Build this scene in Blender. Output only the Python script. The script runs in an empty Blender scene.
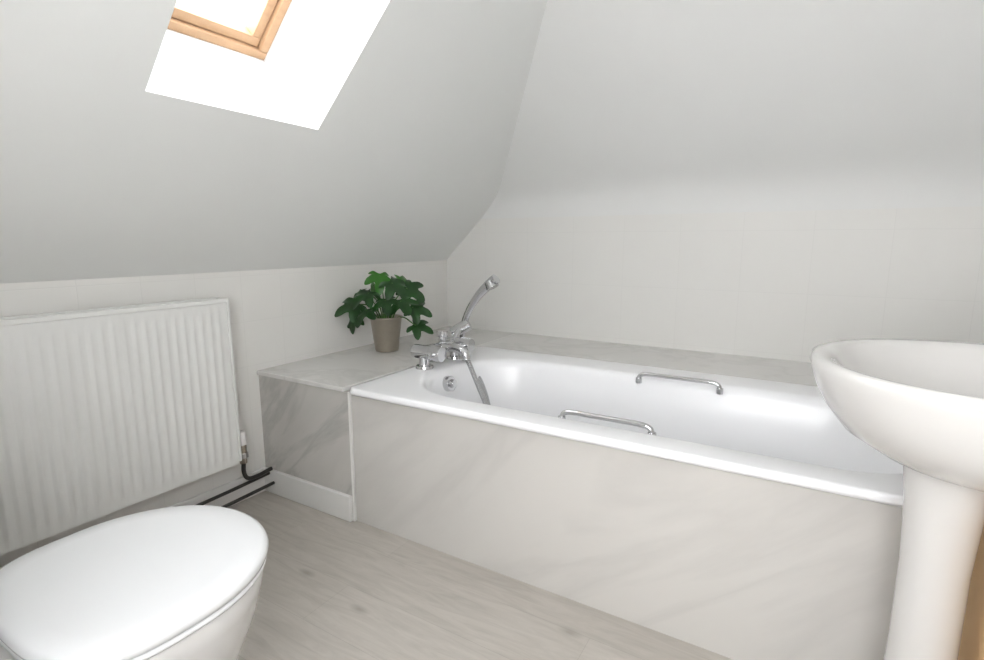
import bpy, bmesh, math, random
from mathutils import Vector, Matrix
random.seed(7)
D=bpy.data; C=bpy.context
scene=C.scene
# ---------------------------------------------------------------- materials
def new_mat(name):
    m=D.materials.new(name); m.use_nodes=True
    nt=m.node_tree; b=nt.nodes['Principled BSDF']
    return m,nt,b
def N(nt,t,**k):
    n=nt.nodes.new(t)
    for a,v in k.items(): setattr(n,a,v)
    return n
def simple(name,col,rough=.5,metal=0,coat=0,var=.03,scale=8,bump=0,spec=.5):
    m,nt,b=new_mat(name)
    tc=N(nt,'ShaderNodeTexCoord'); no=N(nt,'ShaderNodeTexNoise'); no.inputs['Scale'].default_value=scale
    no.inputs['Detail'].default_value=3
    nt.links.new(tc.outputs['Object'],no.inputs['Vector'])
    r=N(nt,'ShaderNodeValToRGB'); c=Vector(col)
    r.color_ramp.elements[0].position=.3; r.color_ramp.elements[1].position=.7
    r.color_ramp.elements[0].color=(*(c*(1-var)),1); r.color_ramp.elements[1].color=(*[min(1,x) for x in c*(1+var)],1)
    nt.links.new(no.outputs['Fac'],r.inputs['Fac']); nt.links.new(r.outputs['Color'],b.inputs['Base Color'])
    b.inputs['Roughness'].default_value=rough; b.inputs['Metallic'].default_value=metal
    b.inputs['Coat Weight'].default_value=coat; b.inputs['Specular IOR Level'].default_value=spec
    if bump:
        bp=N(nt,'ShaderNodeBump'); bp.inputs['Strength'].default_value=bump; bp.inputs['Distance'].default_value=.01
        nt.links.new(no.outputs['Fac'],bp.inputs['Height']); nt.links.new(bp.outputs['Normal'],b.inputs['Normal'])
    return m
M_ceil=simple('painted_plaster',(.775,.78,.762),.8,var=.008,scale=3,bump=.04)
M_ceilB=simple('painted_plaster_back',(.77,.768,.752),.8,var=.008,scale=3,bump=.04)
M_reveal=simple('reveal_paint',(.86,.87,.87),.6,var=.01)
M_wall=simple('wall_paint',(.74,.73,.71),.7,var=.012)
M_porc=simple('white_porcelain',(.61,.595,.575),.16,var=.006,coat=.4)
M_pan=simple('toilet_porcelain',(.66,.65,.64),.18,var=.006,coat=.3)
M_bath=simple('bath_enamel',(.87,.87,.88),.3,var=.005,coat=.12)
M_rad=simple('radiator_enamel',(.76,.76,.74),.38,var=.01)
M_chrome=simple('chrome',(.62,.62,.63),.12,metal=1,var=.01)
M_black=simple('black_pipe',(.03,.027,.025),.4,var=.1)
M_brass=simple('valve_metal',(.45,.40,.34),.25,metal=1,var=.05)
M_white=simple('white_gloss_paint',(.76,.75,.73),.35,var=.01)
M_seat=simple('toilet_seat_plastic',(.82,.83,.84),.22,var=.005,coat=.2)
M_pot=simple('pot_taupe',(.38,.34,.28),.36,metal=.6,var=.06,scale=20)
M_soil=simple('soil',(.03,.02,.015),.9,var=.4,scale=60,bump=.5)
M_stem=simple('stem',(.06,.14,.03),.5,var=.1)
M_leaf=simple('leaf_green',(.008,.050,.006),.36,var=.45,scale=14,bump=.1)
M_leaf2=simple('leaf_green_young',(.035,.16,.015),.42,var=.25,scale=14,bump=.1)
def hose_mat():
    m,nt,b=new_mat('ribbed_chrome_hose')
    tc=N(nt,'ShaderNodeTexCoord'); wv=N(nt,'ShaderNodeTexWave'); wv.bands_direction='Z'; wv.inputs['Scale'].default_value=45
    bp=N(nt,'ShaderNodeBump'); bp.inputs['Strength'].default_value=.8; bp.inputs['Distance'].default_value=.003
    nt.links.new(tc.outputs['Object'],wv.inputs['Vector']); nt.links.new(wv.outputs['Fac'],bp.inputs['Height']); nt.links.new(bp.outputs['Normal'],b.inputs['Normal'])
    b.inputs['Base Color'].default_value=(.55,.55,.56,1); b.inputs['Metallic'].default_value=1; b.inputs['Roughness'].default_value=.22
    return m
M_hose=hose_mat()
def pine(name,c0,c1):
    m,nt,b=new_mat(name)
    tc=N(nt,'ShaderNodeTexCoord'); mp=N(nt,'ShaderNodeMapping'); mp.inputs['Scale'].default_value=(30,3,3)
    no=N(nt,'ShaderNodeTexNoise'); no.inputs['Scale'].default_value=2.2; no.inputs['Detail'].default_value=5
    r=N(nt,'ShaderNodeValToRGB'); r.color_ramp.elements[0].color=(*c0,1); r.color_ramp.elements[1].color=(*c1,1)
    nt.links.new(tc.outputs['Object'],mp.inputs['Vector']); nt.links.new(mp.outputs['Vector'],no.inputs['Vector'])
    nt.links.new(no.outputs['Fac'],r.inputs['Fac']); nt.links.new(r.outputs['Color'],b.inputs['Base Color'])
    b.inputs['Roughness'].default_value=.5; b.inputs['Specular IOR Level'].default_value=.25
    return m
M_pine=pine('pine_window',(.46,.29,.17),(.58,.39,.24))
M_pine2=pine('pine_boxing',(.66,.43,.22),(.78,.55,.31))
def marble(name,base,vein,scale=1.6,ang=.7,lo=.46,hi=.54,rough=.25,soft=.5,vk=.6,stretch=(1,1,1)):
    m,nt,b=new_mat(name)
    tc=N(nt,'ShaderNodeTexCoord'); mp=N(nt,'ShaderNodeMapping')
    mp.vector_type='TEXTURE'; mp.inputs['Rotation'].default_value=(0,ang,0); mp.inputs['Scale'].default_value=stretch
    n1=N(nt,'ShaderNodeTexNoise'); n1.inputs['Scale'].default_value=scale; n1.inputs['Detail'].default_value=6; n1.inputs['Distortion'].default_value=.4; n1.inputs['Roughness'].default_value=.55
    n2=N(nt,'ShaderNodeTexNoise'); n2.inputs['Scale'].default_value=scale*.7; n2.inputs['Detail'].default_value=3; n2.inputs['Distortion'].default_value=.3
    r1=N(nt,'ShaderNodeValToRGB'); e=r1.color_ramp.elements
    e[0].position=lo; e[0].color=(0,0,0,1); e[1].position=hi; e[1].color=(0,0,0,1)
    k=e.new((lo+hi)/2); k.color=(1,1,1,1)
    r2=N(nt,'ShaderNodeValToRGB'); e=r2.color_ramp.elements
    e[0].position=.42; e[0].color=(0,0,0,1); e[1].position=.72; e[1].color=(1,1,1,1)
    mu=N(nt,'ShaderNodeMath',operation='MULTIPLY'); mu2=N(nt,'ShaderNodeMath',operation='MULTIPLY_ADD')
    mx=N(nt,'ShaderNodeMix',data_type='RGBA'); mx.inputs['A'].default_value=(*base,1); mx.inputs['B'].default_value=(*vein,1)
    L=nt.links.new
    L(tc.outputs['Object'],mp.inputs['Vector']); L(mp.outputs['Vector'],n1.inputs['Vector']); L(mp.outputs['Vector'],n2.inputs['Vector'])
    L(n1.outputs['Fac'],r1.inputs['Fac']); L(n2.outputs['Fac'],r2.inputs['Fac'])
    L(r1.outputs['Color'],mu.inputs[0]); mu.inputs[1].default_value=vk
    L(r2.outputs['Color'],mu2.inputs[0]); mu2.inputs[1].default_value=soft; L(mu.outputs[0],mu2.inputs[2])
    L(mu2.outputs[0],mx.inputs['Factor']); L(mx.outputs['Result'],b.inputs['Base Color'])
    b.inputs['Roughness'].default_value=rough
    return m
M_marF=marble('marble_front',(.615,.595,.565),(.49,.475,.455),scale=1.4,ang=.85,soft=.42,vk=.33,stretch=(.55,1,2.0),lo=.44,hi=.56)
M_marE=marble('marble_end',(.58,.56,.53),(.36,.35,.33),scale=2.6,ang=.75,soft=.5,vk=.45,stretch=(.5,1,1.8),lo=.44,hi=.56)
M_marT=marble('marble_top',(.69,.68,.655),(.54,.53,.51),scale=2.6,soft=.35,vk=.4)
def floor_mat():
    m,nt,b=new_mat('grey_oak_planks'); L=nt.links.new
    tc=N(nt,'ShaderNodeTexCoord')
    br=N(nt,'ShaderNodeTexBrick'); br.offset=.37
    br.inputs['Scale'].default_value=1; br.inputs['Brick Width'].default_value=1.25; br.inputs['Row Height'].default_value=.19
    br.inputs['Mortar Size'].default_value=.0008; br.inputs['Mortar Smooth'].default_value=.5
    br.inputs['Color1'].default_value=(.45,.42,.38,1); br.inputs['Color2'].default_value=(.48,.45,.41,1); br.inputs['Mortar'].default_value=(.37,.345,.31,1)
    mp=N(nt,'ShaderNodeMapping'); mp.inputs['Scale'].default_value=(1.6,12,1)
    n1=N(nt,'ShaderNodeTexNoise'); n1.inputs['Scale'].default_value=2.4; n1.inputs['Detail'].default_value=9; n1.inputs['Distortion'].default_value=1.0; n1.inputs['Roughness'].default_value=.65
    r=N(nt,'ShaderNodeValToRGB'); r.color_ramp.elements[0].position=.3; r.color_ramp.elements[0].color=(.84,.83,.82,1)
    r.color_ramp.elements[1].position=.62; r.color_ramp.elements[1].color=(1.06,1.06,1.06,1)
    mx=N(nt,'ShaderNodeMix',data_type='RGBA',blend_type='MULTIPLY'); mx.inputs['Factor'].default_value=.9
    mp2=N(nt,'ShaderNodeMapping'); mp2.inputs['Scale'].default_value=(3,7,1)
    vo=N(nt,'ShaderNodeTexVoronoi'); vo.inputs['Scale'].default_value=1.0
    r2=N(nt,'ShaderNodeValToRGB'); r2.color_ramp.elements[0].position=.02; r2.color_ramp.elements[0].color=(.66,.64,.62,1); r2.color_ramp.elements[1].position=.14; r2.color_ramp.elements[1].color=(1,1,1,1)
    mx2=N(nt,'ShaderNodeMix',data_type='RGBA',blend_type='MULTIPLY'); mx2.inputs['Factor'].default_value=.85
    L(tc.outputs['Object'],br.inputs['Vector']); L(tc.outputs['Object'],mp.inputs['Vector']); L(mp.outputs['Vector'],n1.inputs['Vector'])
    L(n1.outputs['Fac'],r.inputs['Fac']); L(br.outputs['Color'],mx.inputs['A']); L(r.outputs['Color'],mx.inputs['B'])
    L(tc.outputs['Object'],mp2.inputs['Vector']); L(mp2.outputs['Vector'],vo.inputs['Vector']); L(vo.outputs['Distance'],r2.inputs['Fac'])
    L(mx.outputs['Result'],mx2.inputs['A']); L(r2.outputs['Color'],mx2.inputs['B']); L(mx2.outputs['Result'],b.inputs['Base Color'])
    bp=N(nt,'ShaderNodeBump'); bp.inputs['Strength'].default_value=.10; bp.inputs['Distance'].default_value=.005
    L(n1.outputs['Fac'],bp.inputs['Height']); L(bp.outputs['Normal'],b.inputs['Normal'])
    b.inputs['Roughness'].default_value=.5
    return m
M_floor=floor_mat()
def tile_mat(name,axis,col,w,h):
    m,nt,b=new_mat(name); L=nt.links.new
    tc=N(nt,'ShaderNodeTexCoord'); sx=N(nt,'ShaderNodeSeparateXYZ'); cb=N(nt,'ShaderNodeCombineXYZ')
    L(tc.outputs['Object'],sx.inputs[0]); L(sx.outputs[axis],cb.inputs[0]); L(sx.outputs[2],cb.inputs[1])
    br=N(nt,'ShaderNodeTexBrick'); br.offset=0
    br.inputs['Scale'].default_value=1; br.inputs['Brick Width'].default_value=w; br.inputs['Row Height'].default_value=h
    br.inputs['Mortar Size'].default_value=.0024; br.inputs['Mortar Smooth'].default_value=1
    c=Vector(col)
    br.inputs['Color1'].default_value=(*c,1); br.inputs['Color2'].default_value=(*(c*1.006),1); br.inputs['Mortar'].default_value=(*(c*.955),1)
    L(cb.outputs[0],br.inputs['Vector']); L(br.outputs['Color'],b.inputs['Base Color'])
    bp=N(nt,'ShaderNodeBump'); bp.invert=True; bp.inputs['Strength'].default_value=.15; bp.inputs['Distance'].default_value=.002
    L(br.outputs['Fac'],bp.inputs['Height']); L(bp.outputs['Normal'],b.inputs['Normal'])
    b.inputs['Roughness'].default_value=.6; b.inputs['Specular IOR Level'].default_value=.35
    return m
M_tileL=tile_mat('painted_tiles_left',1,(.755,.742,.712),.2,.2)
M_tileB=tile_mat('painted_tiles_back',0,(.77,.757,.727),.3,.3)
def glass_mat():
    m,nt,b=new_mat('window_glass'); out=nt.nodes['Material Output']
    tr=N(nt,'ShaderNodeBsdfTransparent'); gl=N(nt,'ShaderNodeBsdfGlossy'); gl.inputs['Roughness'].default_value=.02
    mx=N(nt,'ShaderNodeMixShader'); mx.inputs[0].default_value=.06
    nt.links.new(tr.outputs[0],mx.inputs[1]); nt.links.new(gl.outputs[0],mx.inputs[2]); nt.links.new(mx.outputs[0],out.inputs['Surface'])
    return m
M_glass=glass_mat()
# ---------------------------------------------------------------- helpers
def link(o,parent=None):
    C.collection.objects.link(o)
    if parent: o.parent=parent
    return o
def empty(name,loc=(0,0,0)):
    e=D.objects.new(name,None); e.empty_display_size=.1; C.collection.objects.link(e); return e
def mesh(name,verts,faces,mat,parent=None,smooth=False,bevel=0,subs=0,seg=2):
    me=D.meshes.new(name); me.from_pydata([tuple(v) for v in verts],[],faces); me.update()
    bm=bmesh.new(); bm.from_mesh(me); bmesh.ops.recalc_face_normals(bm,faces=bm.faces); bm.to_mesh(me); bm.free()
    o=D.objects.new(name,me); me.materials.append(mat); link(o,parent)
    if smooth:
        for p in me.polygons: p.use_smooth=True
    if bevel:
        m=o.modifiers.new('bevel','BEVEL'); m.width=bevel; m.segments=seg; m.limit_method='ANGLE'; m.angle_limit=.6
        for p in me.polygons: p.use_smooth=True
        w=o.modifiers.new('wn','WEIGHTED_NORMAL')
    if subs:
        m=o.modifiers.new('sub','SUBSURF'); m.levels=subs; m.render_levels=subs
    return o
def box(name,x0,x1,y0,y1,z0,z1,mat,parent=None,bevel=.003):
    v=[(x,y,z) for x in (x0,x1) for y in (y0,y1) for z in (z0,z1)]
    f=[(0,1,3,2),(4,6,7,5),(0,4,5,1),(2,3,7,6),(0,2,6,4),(1,5,7,3)]
    return mesh(name,v,f,mat,parent,bevel=bevel)
def loft(name,rings,mat,parent=None,cap0=True,cap1=True,smooth=True,subs=0):
    n=len(rings[0]); v=[p for r in rings for p in r]; f=[]
    for i in range(len(rings)-1):
        for j in range(n):
            a=i*n+j; b=i*n+(j+1)%n; f.append((a,b,b+n,a+n))
    if cap0: f.append(tuple(range(n)))
    if cap1: f.append(tuple(range((len(rings)-1)*n,len(rings)*n)))
    return mesh(name,v,f,mat,parent,smooth=smooth,subs=subs)
def rr(cx,cy,hx,hy,r,z,nc=10,ns=10):
    r=min(r,hx,hy); pts=[]
    cs=[(cx+hx-r,cy+hy-r,0),(cx-hx+r,cy+hy-r,90),(cx-hx+r,cy-hy+r,180),(cx+hx-r,cy-hy+r,270)]
    for k,(x,y,a) in enumerate(cs):
        arc=[(x+r*math.cos(math.radians(a+90*i/nc)),y+r*math.sin(math.radians(a+90*i/nc))) for i in range(nc+1)]
        pts+=arc
        x2,y2,a2=cs[(k+1)%4]; nx=(x2+r*math.cos(math.radians(a2)),y2+r*math.sin(math.radians(a2)))
        for i in range(1,ns): 
            t=i/ns; pts.append((arc[-1][0]*(1-t)+nx[0]*t,arc[-1][1]*(1-t)+nx[1]*t))
    return [(p[0],p[1],z) for p in pts]
def circ(cx,cy,r,z,n=32):
    return [(cx+r*math.cos(2*math.pi*i/n),cy+r*math.sin(2*math.pi*i/n),z) for i in range(n)]
def cyl(name,p0,p1,r0,r1,mat,parent=None,n=24,bevel=.002):
    p0=Vector(p0);p1=Vector(p1); d=(p1-p0).normalized(); q=d.to_track_quat('Z','Y')
    rings=[[p+q@Vector((r*math.cos(2*math.pi*i/n),r*math.sin(2*math.pi*i/n),0)) for i in range(n)] for p,r in ((p0,r0),(p1,r1))]
    v=[p for r in rings for p in r]; f=[(j,(j+1)%n,n+(j+1)%n,n+j) for j in range(n)]+[tuple(range(n)),tuple(range(n,2*n))]
    return mesh(name,v,f,mat,parent,bevel=bevel,seg=2)
def tube(name,pts,r,mat,parent=None,radii=None,res=12):
    cu=D.curves.new(name,'CURVE'); cu.dimensions='3D'; cu.bevel_depth=r; cu.bevel_resolution=5; cu.resolution_u=res; cu.use_fill_caps=True
    s=cu.splines.new('BEZIER'); s.bezier_points.add(len(pts)-1)
    for i,p in enumerate(pts):
        b=s.bezier_points[i]; b.co=p; b.handle_left_type=b.handle_right_type='AUTO'
        if radii: b.radius=radii[i]
    cu.materials.append(mat); o=D.objects.new(name,cu); link(o,parent)
    dg=C.evaluated_depsgraph_get(); me=D.meshes.new_from_object(o.evaluated_get(dg)); 
    nm=o.name; D.objects.remove(o); o2=D.objects.new(nm,me); link(o2,parent)
    for p in me.polygons: p.use_smooth=True
    return o2
# ---------------------------------------------------------------- room
XL,XR,YF,YB=-2.106,.66,-.45,2.92
ZK,ZB,ZC=1.022,1.41,2.3
SL=.985
def zl(x): return ZK+SL*(x-XL)
def xl(z): return XL+(z-ZK)/SL
XC=xl(ZC); YC=1.885
# rounded break between back wall and back slope: list of (y,z)
dY,dZ=YC-YB,ZC-ZB; ln=math.hypot(dY,dZ); tl_=.12
p0=(YB,ZB-tl_); p1=(YB,ZB); p2=(YB+dY/ln*tl_,ZB+dZ/ln*tl_)
PR=[((1-t)**2*p0[0]+2*t*(1-t)*p1[0]+t*t*p2[0],(1-t)**2*p0[1]+2*t*(1-t)*p1[1]+t*t*p2[1]) for t in [i/12 for i in range(13)]]
PR.append((YC,ZC))
mesh('floor',[(XL,YF,0),(XR,YF,0),(XR,YB,0),(XL,YB,0)],[(0,1,2,3)],M_floor)
mesh('wall_left',[(XL,YF,0),(XL,YB,0),(XL,YB,ZK),(XL,YF,ZK)],[(0,1,2,3)],M_tileL)
mesh('wall_back',[(XL,YB,0),(XR,YB,0),(XR,YB,p0[1]),(xl(p0[1]),YB,p0[1]),(XL,YB,ZK)],[(0,1,2,3,4)],M_tileB)
mesh('wall_right',[(XR,YF,0),(XR,YB,0)]+[(XR,y,z) for y,z in PR]+[(XR,YF,ZC)],[tuple(range(len(PR)+3))],M_wall)
wx0,wx1,wz0,wz1=-.6,.5,.75,1.85
V=[(XL,YF,0),(XR,YF,0),(XR,YF,ZC),(XC,YF,ZC),(XL,YF,ZK),(wx0,YF,wz0),(wx1,YF,wz0),(wx1,YF,wz1),(wx0,YF,wz1)]
mesh('wall_front',V,[(0,1,6,5),(1,2,7,6),(2,3,8,7),(3,4,0,5,8)],M_wall)
hx0,hx1,hy0,hy1=-1.573,-.95,.812,1.397
def S(x,y): return (x,y,zl(x))
V=[S(XL,YF),S(XC,YF),S(XC,hy0),S(XL,hy0), S(hx0,hy0),S(hx0,hy1),S(XL,hy1), S(hx1,hy0),S(hx1,hy1),S(XC,hy1),S(XL,YB)]
k0=len(V); V+=[S(xl(z),y) for y,z in PR]
mesh('ceiling_slope_left',V,[(0,1,2,7,4,3),(3,4,5,6),(7,2,9,8),(6,5,8,9)+tuple(range(len(V)-1,k0-1,-1))+(10,)],M_ceil)
v=[]; f=[]
for y,z in PR: v+=[(xl(z),y,z),(XR,y,z)]
for i in range(len(PR)-1): f.append((2*i,2*i+1,2*i+3,2*i+2))
mesh('ceiling_slope_back',v,f,M_ceilB,smooth=True)
mesh('ceiling',[(XC,YF,ZC),(XR,YF,ZC),(XR,YC,ZC),(XC,YC,ZC)],[(0,1,2,3)],M_ceil)
# ---- roof window
w1=empty('window_1')
nrm=Vector((-SL,0,1)).normalized(); up=Vector((1,0,SL)).normalized()
dd=.44
inner=[Vector(S(hx0,hy0)),Vector(S(hx0,hy1)),Vector(S(hx1,hy1)),Vector(S(hx1,hy0))]
outer=[p+nrm*dd for p in inner]
mesh('reveal',inner+outer,[(0,1,5,4),(1,2,6,5),(2,3,7,6),(3,0,4,7)],M_reveal,w1)
O=outer[0]; Yv=Vector((0,1,0)); Lh=(inner[3]-inner[0]).length; W=hy1-hy0
def wbox(name,a0,a1,b0,b1,c0,c1,mat,bevel=.003):
    v=[O+Yv*a+up*b+nrm*c for a in (a0,a1) for b in (b0,b1) for c in (c0,c1)]
    f=[(0,1,3,2),(4,6,7,5),(0,4,5,1),(2,3,7,6),(0,2,6,4),(1,5,7,3)]
    return mesh(name,v,f,mat,w1,bevel=bevel)
t=.03
wbox('frame_bottom',0,W,0,t,-.05,.04,M_pine); wbox('frame_top',0,W,Lh-t,Lh,-.05,.04,M_pine)
wbox('frame_left',0,t,t,Lh-t,-.05,.04,M_pine); wbox('frame_right',W-t,W,t,Lh-t,-.05,.04,M_pine)
g=.032; s=.035
wbox('sash_bottom',g,W-g,g,g+s,-.03,.03,M_pine); wbox('sash_top',g,W-g,Lh-g-s,Lh-g,-.03,.03,M_pine)
wbox('sash_left',g,g+s,g+s,Lh-g-s,-.03,.03,M_pine); wbox('sash_right',W-g-s,W-g,g+s,Lh-g-s,-.03,.03,M_pine)
wbox('glass',g+s,W-g-s,g+s,Lh-g-s,.0,.004,M_glass,bevel=0)
# ---- added unseen window behind the camera, an opening for fill light
w2=empty('added_fill_window')
def fr(n,x0,x1,z0,z1): box(n,x0,x1,YF-.06,YF+.01,z0,z1,M_white,w2)
fr('frame_left',wx0,wx0+.05,wz0,wz1); fr('frame_right',wx1-.05,wx1,wz0,wz1)
fr('frame_bottom',wx0+.05,wx1-.05,wz0,wz0+.05); fr('frame_top',wx0+.05,wx1-.05,wz1-.05,wz1)
fr('mullion',(wx0+wx1)/2-.02,(wx0+wx1)/2+.02,wz0+.05,wz1-.05)
box('sill',wx0-.04,wx1+.04,YF-.02,YF+.08,wz0-.03,wz0,M_white,w2)
# ---- trim
box('baseboard_left',XL,XL+.014,.0,1.44,0,.11,M_white,bevel=.004)
box('baseboard_right',XR-.014,XR,YF,1.44,0,.11,M_white,bevel=.004)
box('trim_1',XL,-.72,YF,-.06,0,.95,M_white)     # boxed-in pipe duct behind the toilet
box('trim_2',.336,XR,1.10,1.345,0,.70,M_pine2)      # timber pipe boxing behind the pedestal
# ---------------------------------------------------------------- bath surround
HB=.575
sr=empty('bath_surround')
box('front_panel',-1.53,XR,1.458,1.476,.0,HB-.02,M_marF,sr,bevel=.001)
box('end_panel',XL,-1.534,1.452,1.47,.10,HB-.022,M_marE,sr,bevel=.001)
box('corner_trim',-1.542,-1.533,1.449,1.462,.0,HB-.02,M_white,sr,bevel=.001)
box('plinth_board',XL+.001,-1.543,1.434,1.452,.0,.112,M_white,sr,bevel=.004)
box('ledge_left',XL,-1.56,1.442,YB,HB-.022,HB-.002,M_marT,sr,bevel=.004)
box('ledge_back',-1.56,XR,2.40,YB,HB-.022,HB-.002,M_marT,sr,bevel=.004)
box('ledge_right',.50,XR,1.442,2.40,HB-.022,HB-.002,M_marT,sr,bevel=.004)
# ---------------------------------------------------------------- bathtub
bt=empty('bathtub')
cx,cy=-.525,1.93
ohx,ohy=1.005,.495
def outr(e,z,r=.03): return rr(cx,cy,ohx+e,ohy+e,r+e,z)
icx,icy=-.51,1.905
R=[]
R.append(outr(-.012,HB-.022,.03)); R.append(outr(-.001,HB-.022,.03)); R.append(outr(0,HB-.014,.03)); R.append(outr(-.001,HB-.004)); R.append(outr(-.005,HB+.002)); R.append(outr(-.012,HB+.003)); 
R.append(outr(-.04,HB+.002,.05))
R.append(rr(icx,icy,.90,.365,.30,HB+.001)); R.append(rr(icx,icy,.885,.352,.30,HB-.003)); R.append(rr(icx,icy,.873,.341,.29,HB-.016)); R.append(rr(icx,icy,.865,.334,.28,HB-.04))
R.append(rr(icx-.02,icy,.82,.31,.26,HB-.15)); R.append(rr(icx-.04,icy,.77,.29,.24,HB-.28)); R.append(rr(icx-.05,icy,.74,.27,.22,HB-.36)); R.append(rr(icx-.05,icy,.70,.24,.20,HB-.395)); R.append(rr(icx-.05,icy,.6,.17,.15,HB-.41)); 
loft('tub_shell',R,M_bath,bt,cap0=False,cap1=True)
def grab(name,x0,x1,y,z):
    pts=[(x0,y,z-.03),(x0+.002,y,z-.006),(x0+.012,y,z+.004),(x0+.03,y,z+.008),(x0+.1,y,z+.009),((x0+x1)/2,y,z+.009),(x1-.1,y,z+.009),(x1-.03,y,z+.008),(x1-.012,y,z+.004),(x1-.002,y,z-.006),(x1,y,z-.03)]
    tube(name,pts,.0085,M_chrome,bt)
grab('handle_1',-.675,-.375,1.583,HB+.004); grab('handle_2',-.595,-.27,2.225,HB+.004)
for i,(x,y) in enumerate([(-.675,1.583),(-.375,1.583),(-.595,2.225),(-.27,2.225)]):
    cyl(f'handle_foot_{i+1}',(x,y,HB-.03),(x,y,HB-.006),.014,.013,M_chrome,bt)
cyl('overflow',(-1.372,1.89,HB-.065),(-1.345,1.89,HB-.06),.036,.034,M_chrome,bt,n=32)
cyl('overflow_knob',(-1.346,1.89,HB-.06),(-1.328,1.89,HB-.057),.02,.016,M_chrome,bt)
# ---------------------------------------------------------------- bath shower mixer
mx=empty('bath_mixer_tap')
X0=-1.475; za=HB+.002; zb=za+.074
ya,yb=1.86,2.10; ym=(ya+yb)/2
for i,y in enumerate((ya,yb)):
    cyl(f'base_{i+1}',(X0,y,za),(X0,y,za+.014),.042,.039,M_chrome,mx)
    cyl(f'pillar_{i+1}',(X0,y,za+.012),(X0,y,za+.06),.024,.024,M_chrome,mx)
    cyl(f'valve_{i+1}',(X0-.055,y,zb),(X0+.045,y,zb),.032,.032,M_chrome,mx)
    cyl(f'knob_{i+1}',(X0+.045,y,zb),(X0+.10,y,zb),.037,.035,M_chrome,mx)
    cyl(f'lever_{i+1}',(X0+.075,y-.02,zb),(X0+.085,y-.085,zb+.01),.010,.008,M_chrome,mx)
cyl('body',(X0,ya,zb),(X0,yb,zb),.028,.028,M_chrome,mx)
cyl('spout_neck',(X0,ym,zb),(X0+.06,ym,zb+.005),.024,.021,M_chrome,mx)
tube('spout',[(X0+.04,ym,zb+.005),(X0+.10,ym,zb+.008),(X0+.14,ym,zb-.01),(X0+.15,ym,zb-.04)],.02,M_chrome,mx)
cyl('diverter',(X0,ym+.02,zb+.02),(X0,ym+.02,zb+.065),.018,.016,M_chrome,mx)
cyl('diverter_knob',(X0,ym+.02,zb+.05),(X0,ym+.02,zb+.078),.026,.026,M_chrome,mx)
cyl('riser',(X0,yb,zb+.02),(X0,2.15,za+.145),.016,.016,M_chrome,mx)
cyl('cradle',(X0-.04,2.14,za+.115),(X0+.035,2.18,za+.165),.03,.032,M_chrome,mx)
tube('handset',[(X0,2.165,za+.10),(X0+.02,2.17,za+.19),(X0+.075,2.18,za+.29),(X0+.14,2.19,za+.36),(X0+.185,2.19,za+.395)],.017,M_chrome,mx,radii=[.8,1,1.15,1.4,1.5])
cyl('handset_head',(X0+.15,2.19,za+.38),(X0+.168,2.189,za+.350),.03,.033,M_chrome,mx)
tube('hose',[(X0,2.165,za+.10),(X0+.01,2.15,za+.04),(X0+.09,2.12,za-.03),(X0+.17,2.09,za-.12),(X0+.22,2.07,za-.23),(X0+.25,2.04,za-.29),(X0+.255,2.01,za-.22),(X0+.18,2.02,za-.08),(X0+.10,2.05,za+.03),(X0+.05,2.085,za+.06),(X0+.01,2.09,za+.074)],.0115,M_hose,mx)
# ---------------------------------------------------------------- radiator
rd=empty('radiator')
ry0,ry1,rz0,rz1=.10,1.262,.222,.913; XFc=-2.0
n=int((ry1-ry0-.04)/.0335); P=(ry1-ry0-.04)/n
cols=[(ry0,0)]
for i in range(n):
    a=ry0+.02+i*P
    cols+= [(a,0),(a+.12*P,0),(a+.30*P,1),(a+.50*P,1),(a+.68*P,0)]
cols+=[(ry1-.02,0),(ry1,0)]
rows=[(rz0,0),(rz0+.03,0),(rz0+.05,1),(rz1-.055,1),(rz1-.035,0),(rz1,0)]
v=[];f=[]
for z,k in rows:
    for yy,g_ in cols: v.append((XFc-.0058*k*(1-g_) if k else XFc-.003,yy,z))
nc=len(cols)
for i in range(len(rows)-1):
    for j in range(nc-1): f.append((i*nc+j,i*nc+j+1,(i+1)*nc+j+1,(i+1)*nc+j))
mesh('front_panel',v,f,M_rad,rd,smooth=True)
box('back_panel',-2.075,-2.063,ry0,ry1,rz0+.01,rz1-.01,M_rad,rd)
box('side_cover_1',-2.078,XFc+.002,ry1-.001,ry1+.010,rz0+.008,rz1+.008,M_rad,rd)
box('side_cover_2',-2.078,XFc+.002,ry0-.010,ry0+.001,rz0+.008,rz1+.008,M_rad,rd)
for i in range(2):
    box(f'top_rail_{i+1}',(-2.078,-2.014)[i],(-2.066,XFc+.002)[i],ry0,ry1,rz1-.008,rz1+.010,M_rad,rd)
k=0
yy=ry0+.01
while yy<ry1-.01:
    box(f'grille_bar_{k}',-2.068,-2.012,yy,yy+.012,rz1-.010,rz1-.001,M_rad,rd,bevel=0); yy+=.02;k+=1
box('bottom_fin',-2.063,XFc-.006,ry0,ry1,rz0,rz0+.02,M_rad,rd)
for i,yy in enumerate((.35,1.1)): box(f'bracket_{i+1}',XL,-2.07,yy,yy+.03,.28,.85,M_rad,rd)
vy=1.30; vx=-2.035
cyl('valve_tail',(vx,ry1,.262),(vx,vy,.262),.011,.011,M_chrome,rd)
cyl('valve_body',(vx,vy,.20),(vx,vy,.285),.015,.017,M_brass,rd)
cyl('valve_nut',(vx,vy,.225),(vx,vy,.25),.022,.022,M_chrome,rd,n=6)
cyl('valve_cap',(vx,vy,.285),(vx,vy,.345),.020,.017,M_white,rd)
tube('valve_pipe',[(vx,vy,.205),(vx,vy,.15),(vx,vy+.015,.125),(vx-.0,vy+.05,.118),(vx,1.433,.125)],.009,M_black,rd)
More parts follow.
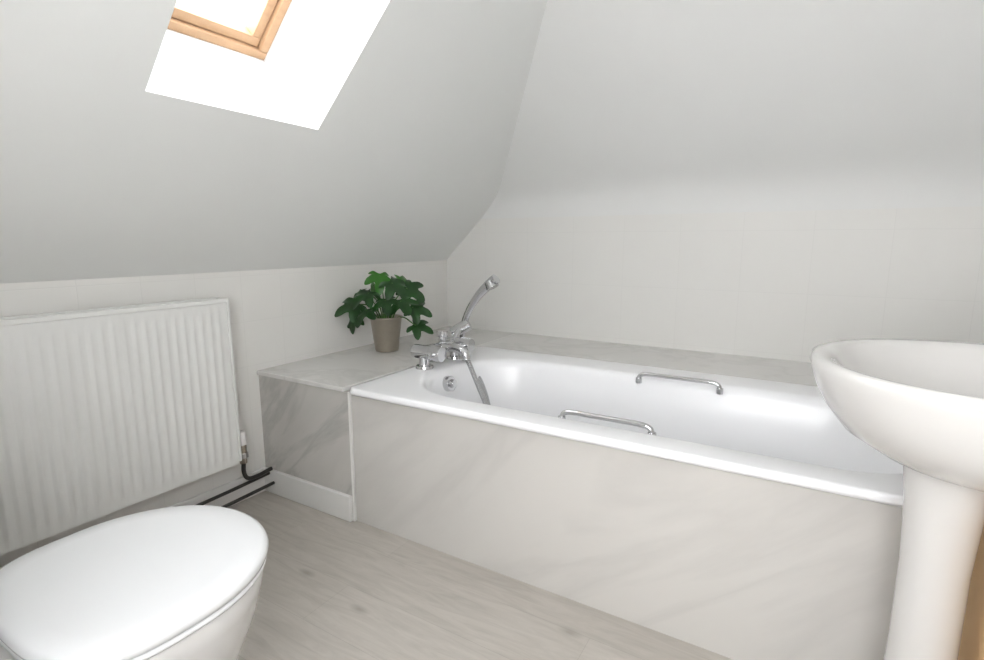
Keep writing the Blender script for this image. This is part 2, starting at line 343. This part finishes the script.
tube('floor_pipe_1',[(vx-.02,1.433,.098),(vx-.02,1.2,.09),(vx-.02,.9,.088),(vx-.02,.1,.088)],.0075,M_black,rd)
tube('floor_pipe_2',[(vx+.01,1.433,.058),(vx+.01,1.2,.05),(vx+.01,.9,.048),(vx+.01,.1,.048)],.0075,M_black,rd)
# ---------------------------------------------------------------- potted plant
pp=empty('potted_fatsia_plant')
px,py,pz=-1.905,2.085,HB-.002
ph=.185
loft('pot',[circ(px,py,.055,pz,40),circ(px,py,.060,pz+.002,40),circ(px,py,.062,pz+.01,40),circ(px,py,.082,pz+ph-.012,40),circ(px,py,.086,pz+ph-.010,40),circ(px,py,.087,pz+ph-.003,40),circ(px,py,.085,pz+ph,40),circ(px,py,.081,pz+ph-.002,40),circ(px,py,.076,pz+ph-.04,40)],M_pot,pp,cap1=False)
loft('soil',[circ(px,py,.077,pz+ph-.035,24),circ(px,py,.05,pz+ph-.022,24)],M_soil,pp,cap0=False)
def leaf(name,base,dirv,nup,size,mat,droop):
    lob=[(-118,.60),(-60,.85),(0,1.0),(60,.85),(118,.60)]
    def P_(a,r,z): 
        a=math.radians(a); return (r*math.cos(a),r*math.sin(a),z)
    v=[(0,0,0)]
    v.append(P_(180,.08,0))
    for i,(a,Ln) in enumerate(lob):
        if i: v.append(P_((a+lob[i-1][0])/2,.50,.02))
        v.append(P_(a-22,Ln*.62,.04)); v.append(P_(a-17,Ln*.84,.0)); v.append(P_(a,Ln*1.10,-.10-droop*.2)); v.append(P_(a+17,Ln*.84,.0)); v.append(P_(a+22,Ln*.62,.04))
    f=[]; ptr=2
    for i,(a,Ln) in enumerate(lob):
        if i: ptr+=1
        s0=ptr; ptr+=5
        m1=len(v); v.append(P_(a,Ln*.5,-.02)); m2=len(v); v.append(P_(a,Ln*.80,-.05-droop*.1))
        prev= s0-1 if i else 1
        nxt = s0+5 if i<len(lob)-1 else 1
        f+=[(0,prev,s0,m1),(m1,s0,s0+1,m2),(m2,s0+1,s0+2),(m2,s0+2,s0+3),(m1,m2,s0+3,s0+4),(0,m1,s0+4,nxt)]
    x=Vector(dirv).normalized(); z=Vector(nup); z=(z-x*z.dot(x)).normalized(); yv=z.cross(x)
    out=[]
    for p in v:
        q=Vector(base)+x*p[0]*size+yv*p[1]*size+z*(p[2]-droop*.45*(max(0,p[0])**2)-.18*abs(p[1])**1.5)*size
        q.x=max(q.x,XL+.012+random.random()*.003); out.append(q)
    return mesh(name,out,f,mat,pp,smooth=True,subs=2)
top=Vector((px,py,pz+ph-.04))
SR=Vector((.8576,.514,0)); SF=Vector((-.514,.8576,0))
# (sideways, depth, height, size)
spec=[(-.14,-.06,.10,.12),(-.155,.0,.03,.11),(-.08,-.10,.07,.105),(-.07,-.08,.16,.11),(-.02,-.03,.245,.10),(.05,-.06,.21,.115),(.02,-.10,.125,.10),
(.10,-.10,.12,.105),(.12,-.02,.18,.11),(.15,-.03,.08,.11),(.165,-.06,-.01,.10),(.07,.06,.20,.105),(-.07,.05,.19,.105),(-.14,.04,.14,.09)]
for i,(a,b_,h,sz) in enumerate(spec):
    end=top+SR*a+SF*b_+Vector((0,0,h+.01))
    end.x=max(end.x,XL+.03)
    mid=top+(end-top)*.5+Vector((0,0,.04))
    tube(f'petiole_{i+1}',[top+SR*a*.15+SF*b_*.15,mid,end],.0034,M_stem,pp,res=6)
    dv=SR*a*2.2+SF*b_*2.0+Vector((random.uniform(-.1,.1),random.uniform(-.1,.1),-.12))
    up_=Vector((random.uniform(-.3,.7),random.uniform(-1.3,-.3),1))+SR*a*1.5
    leaf(f'leaf_{i+1}',end,dv,up_,sz,M_leaf2 if i in (4,11,12) else M_leaf,random.uniform(.1,.6))
# ---------------------------------------------------------------- toilet
tl=empty('toilet')
tx,ty=-1.16,.475
def dsh(hw,fy,by,z,cx=tx,cyy=ty,n=64,nf=2.1,nb=3.2):
    o=[]
    for i in range(n):
        a=2*math.pi*i/n; c=math.cos(a); s_=math.sin(a)
        e=nf if s_>=0 else nb
        xx=hw*math.copysign(abs(c)**(2/e),c); yy=(fy if s_>=0 else by)*math.copysign(abs(s_)**(2/e),s_)
        o.append((cx+xx,cyy+yy,z))
    return o
ZT=.485
loft('lid',[dsh(.240,.244,.205,ZT-.030),dsh(.252,.256,.212,ZT-.027),dsh(.256,.260,.216,ZT-.014),dsh(.252,.256,.212,ZT-.004),dsh(.243,.247,.204,ZT+.0005),dsh(.20,.19,.17,ZT+.002),dsh(.1,.1,.08,ZT+.003)],M_seat,tl)
loft('seat',[dsh(.235,.24,.20,ZT-.048),dsh(.247,.251,.208,ZT-.044),dsh(.251,.255,.212,ZT-.038),dsh(.250,.254,.210,ZT-.033),dsh(.24,.244,.20,ZT-.0301)],M_seat,tl)
loft('pan',[dsh(.13,.14,.36,0,nf=2.6,nb=5),dsh(.135,.145,.37,.02,nf=2.6,nb=5),dsh(.13,.13,.36,.06,nf=2.6,nb=5),dsh(.15,.15,.36,.16,nf=2.4,nb=5),dsh(.195,.185,.38,.25,nb=5),dsh(.225,.222,.42,.33,nb=5),dsh(.238,.241,.45,.39,nb=5),dsh(.243,.247,.45,ZT-.052,nb=5),dsh(.238,.242,.43,ZT-.0475,nb=5)],M_pan,tl)
for i,s_ in enumerate((-1,1)): cyl(f'hinge_{i+1}',(tx+s_*.08,ty-.235,ZT-.053),(tx+s_*.08,ty-.235,ZT-.02),.014,.014,M_white,tl)
box('cistern',tx-.2,tx+.2,-.055,.11,ZT-.055,.86,M_pan,tl,bevel=.02)
box('cistern_lid',tx-.21,tx+.21,-.058,.12,.86,.89,M_pan,tl,bevel=.01)
cyl('flush_button',(tx,.03,.89),(tx,.03,.897),.03,.028,M_chrome,tl)
# ---------------------------------------------------------------- pedestal basin
pb=empty('pedestal_basin')
bx,by=.33,1.285
def bas(hf,hw,hb,z,ox=0,n=72,nf=2.2,nb=3.2):
    o=[]
    for i in range(n):
        a=2*math.pi*i/n; c=math.cos(a); s_=math.sin(a)
        e=nf if c<0 else nb
        xx=(hf if c<0 else hb)*math.copysign(abs(c)**(2/e),c); yy=hw*math.copysign(abs(s_)**(2/e),s_)
        o.append((bx+ox+xx,by+yy,z))
    return o
ZR=.92
loft('bowl',[bas(.07,.07,.12,ZR-.197),bas(.12,.12,.20,ZR-.194),bas(.19,.185,.28,ZR-.175),bas(.25,.24,.325,ZR-.137),bas(.285,.268,.329,ZR-.092),bas(.303,.283,.329,ZR-.055),bas(.311,.291,.329,ZR-.03),bas(.315,.295,.329,ZR-.014),bas(.313,.293,.329,ZR-.002),bas(.305,.286,.322,ZR+.002),
 bas(.285,.268,.30,ZR-.001),bas(.268,.255,.17,ZR-.012),bas(.25,.24,.15,ZR-.04),bas(.21,.20,.12,ZR-.09),bas(.14,.13,.09,ZR-.125),bas(.04,.04,.04,ZR-.135)],M_porc,pb)
cyl('waste',(bx,by,ZR-.136),(bx,by,ZR-.13),.022,.02,M_chrome,pb)
pcx,pcy=.260,1.265
loft('pedestal',[circ(pcx,pcy,.075,0,40),circ(pcx,pcy,.075,.02,40),circ(pcx,pcy,.07,.05,40),circ(pcx,pcy,.06,.15,40),circ(pcx,pcy,.055,.35,40),circ(pcx,pcy,.055,.52,40),circ(pcx,pcy,.061,.64,40),circ(pcx,pcy,.070,.72,40),circ(pcx,pcy,.07,.74,40)],M_porc,pb)
for i,yy in enumerate((by-.1,by+.1)):
    cyl(f'tap_body_{i+1}',(bx+.22,yy,ZR-.01),(bx+.22,yy,ZR+.06),.018,.015,M_chrome,pb)
    cyl(f'tap_head_{i+1}',(bx+.22,yy,ZR+.06),(bx+.22,yy,ZR+.085),.026,.022,M_chrome,pb)
    tube(f'tap_spout_{i+1}',[(bx+.22,yy,ZR+.035),(bx+.17,yy,ZR+.045),(bx+.12,yy,ZR+.03),(bx+.115,yy,ZR+.015)],.009,M_chrome,pb)
# ---------------------------------------------------------------- light
w=D.worlds.new('overcast_sky'); scene.world=w; w.use_nodes=True
bg=w.node_tree.nodes['Background']; bg.inputs['Color'].default_value=(.95,.97,1,1); bg.inputs['Strength'].default_value=10.2
def area(name,loc,direction,sx,sy,power,col=(1,1,1),portal=False):
    l=D.lights.new(name,'AREA'); l.shape='RECTANGLE'; l.size=sx; l.size_y=sy; l.energy=power; l.color=col
    o=D.objects.new(name,l); o.location=loc; o.rotation_euler=Vector(direction).to_track_quat('-Z','Y').to_euler(); C.collection.objects.link(o)
    if portal: l.cycles.is_portal=True
    return o
cen=O+Yv*W/2+up*Lh/2+nrm*.08
area('skylight_portal',cen,-nrm,.9,.9,1,portal=True)
area('added_fill_light',((wx0+wx1)/2,YF-.1,1.3),(0,1,.15),1.0,1.0,10.8,(1,.975,.95))  # added area lamp outside the unseen window, soft fill to brighten the room
# ---------------------------------------------------------------- camera
cam=D.cameras.new('camera'); cam.sensor_width=36; cam.lens=528/984*36; cam.clip_start=.02
co=D.objects.new('camera',cam); co.location=(0,0,1.15)
th=math.radians(9.57); ps=math.radians(30.95)
co.rotation_euler=(math.pi/2-th,0,ps); C.collection.objects.link(co); scene.camera=co
scene.view_settings.view_transform='Standard'; scene.view_settings.look='None'
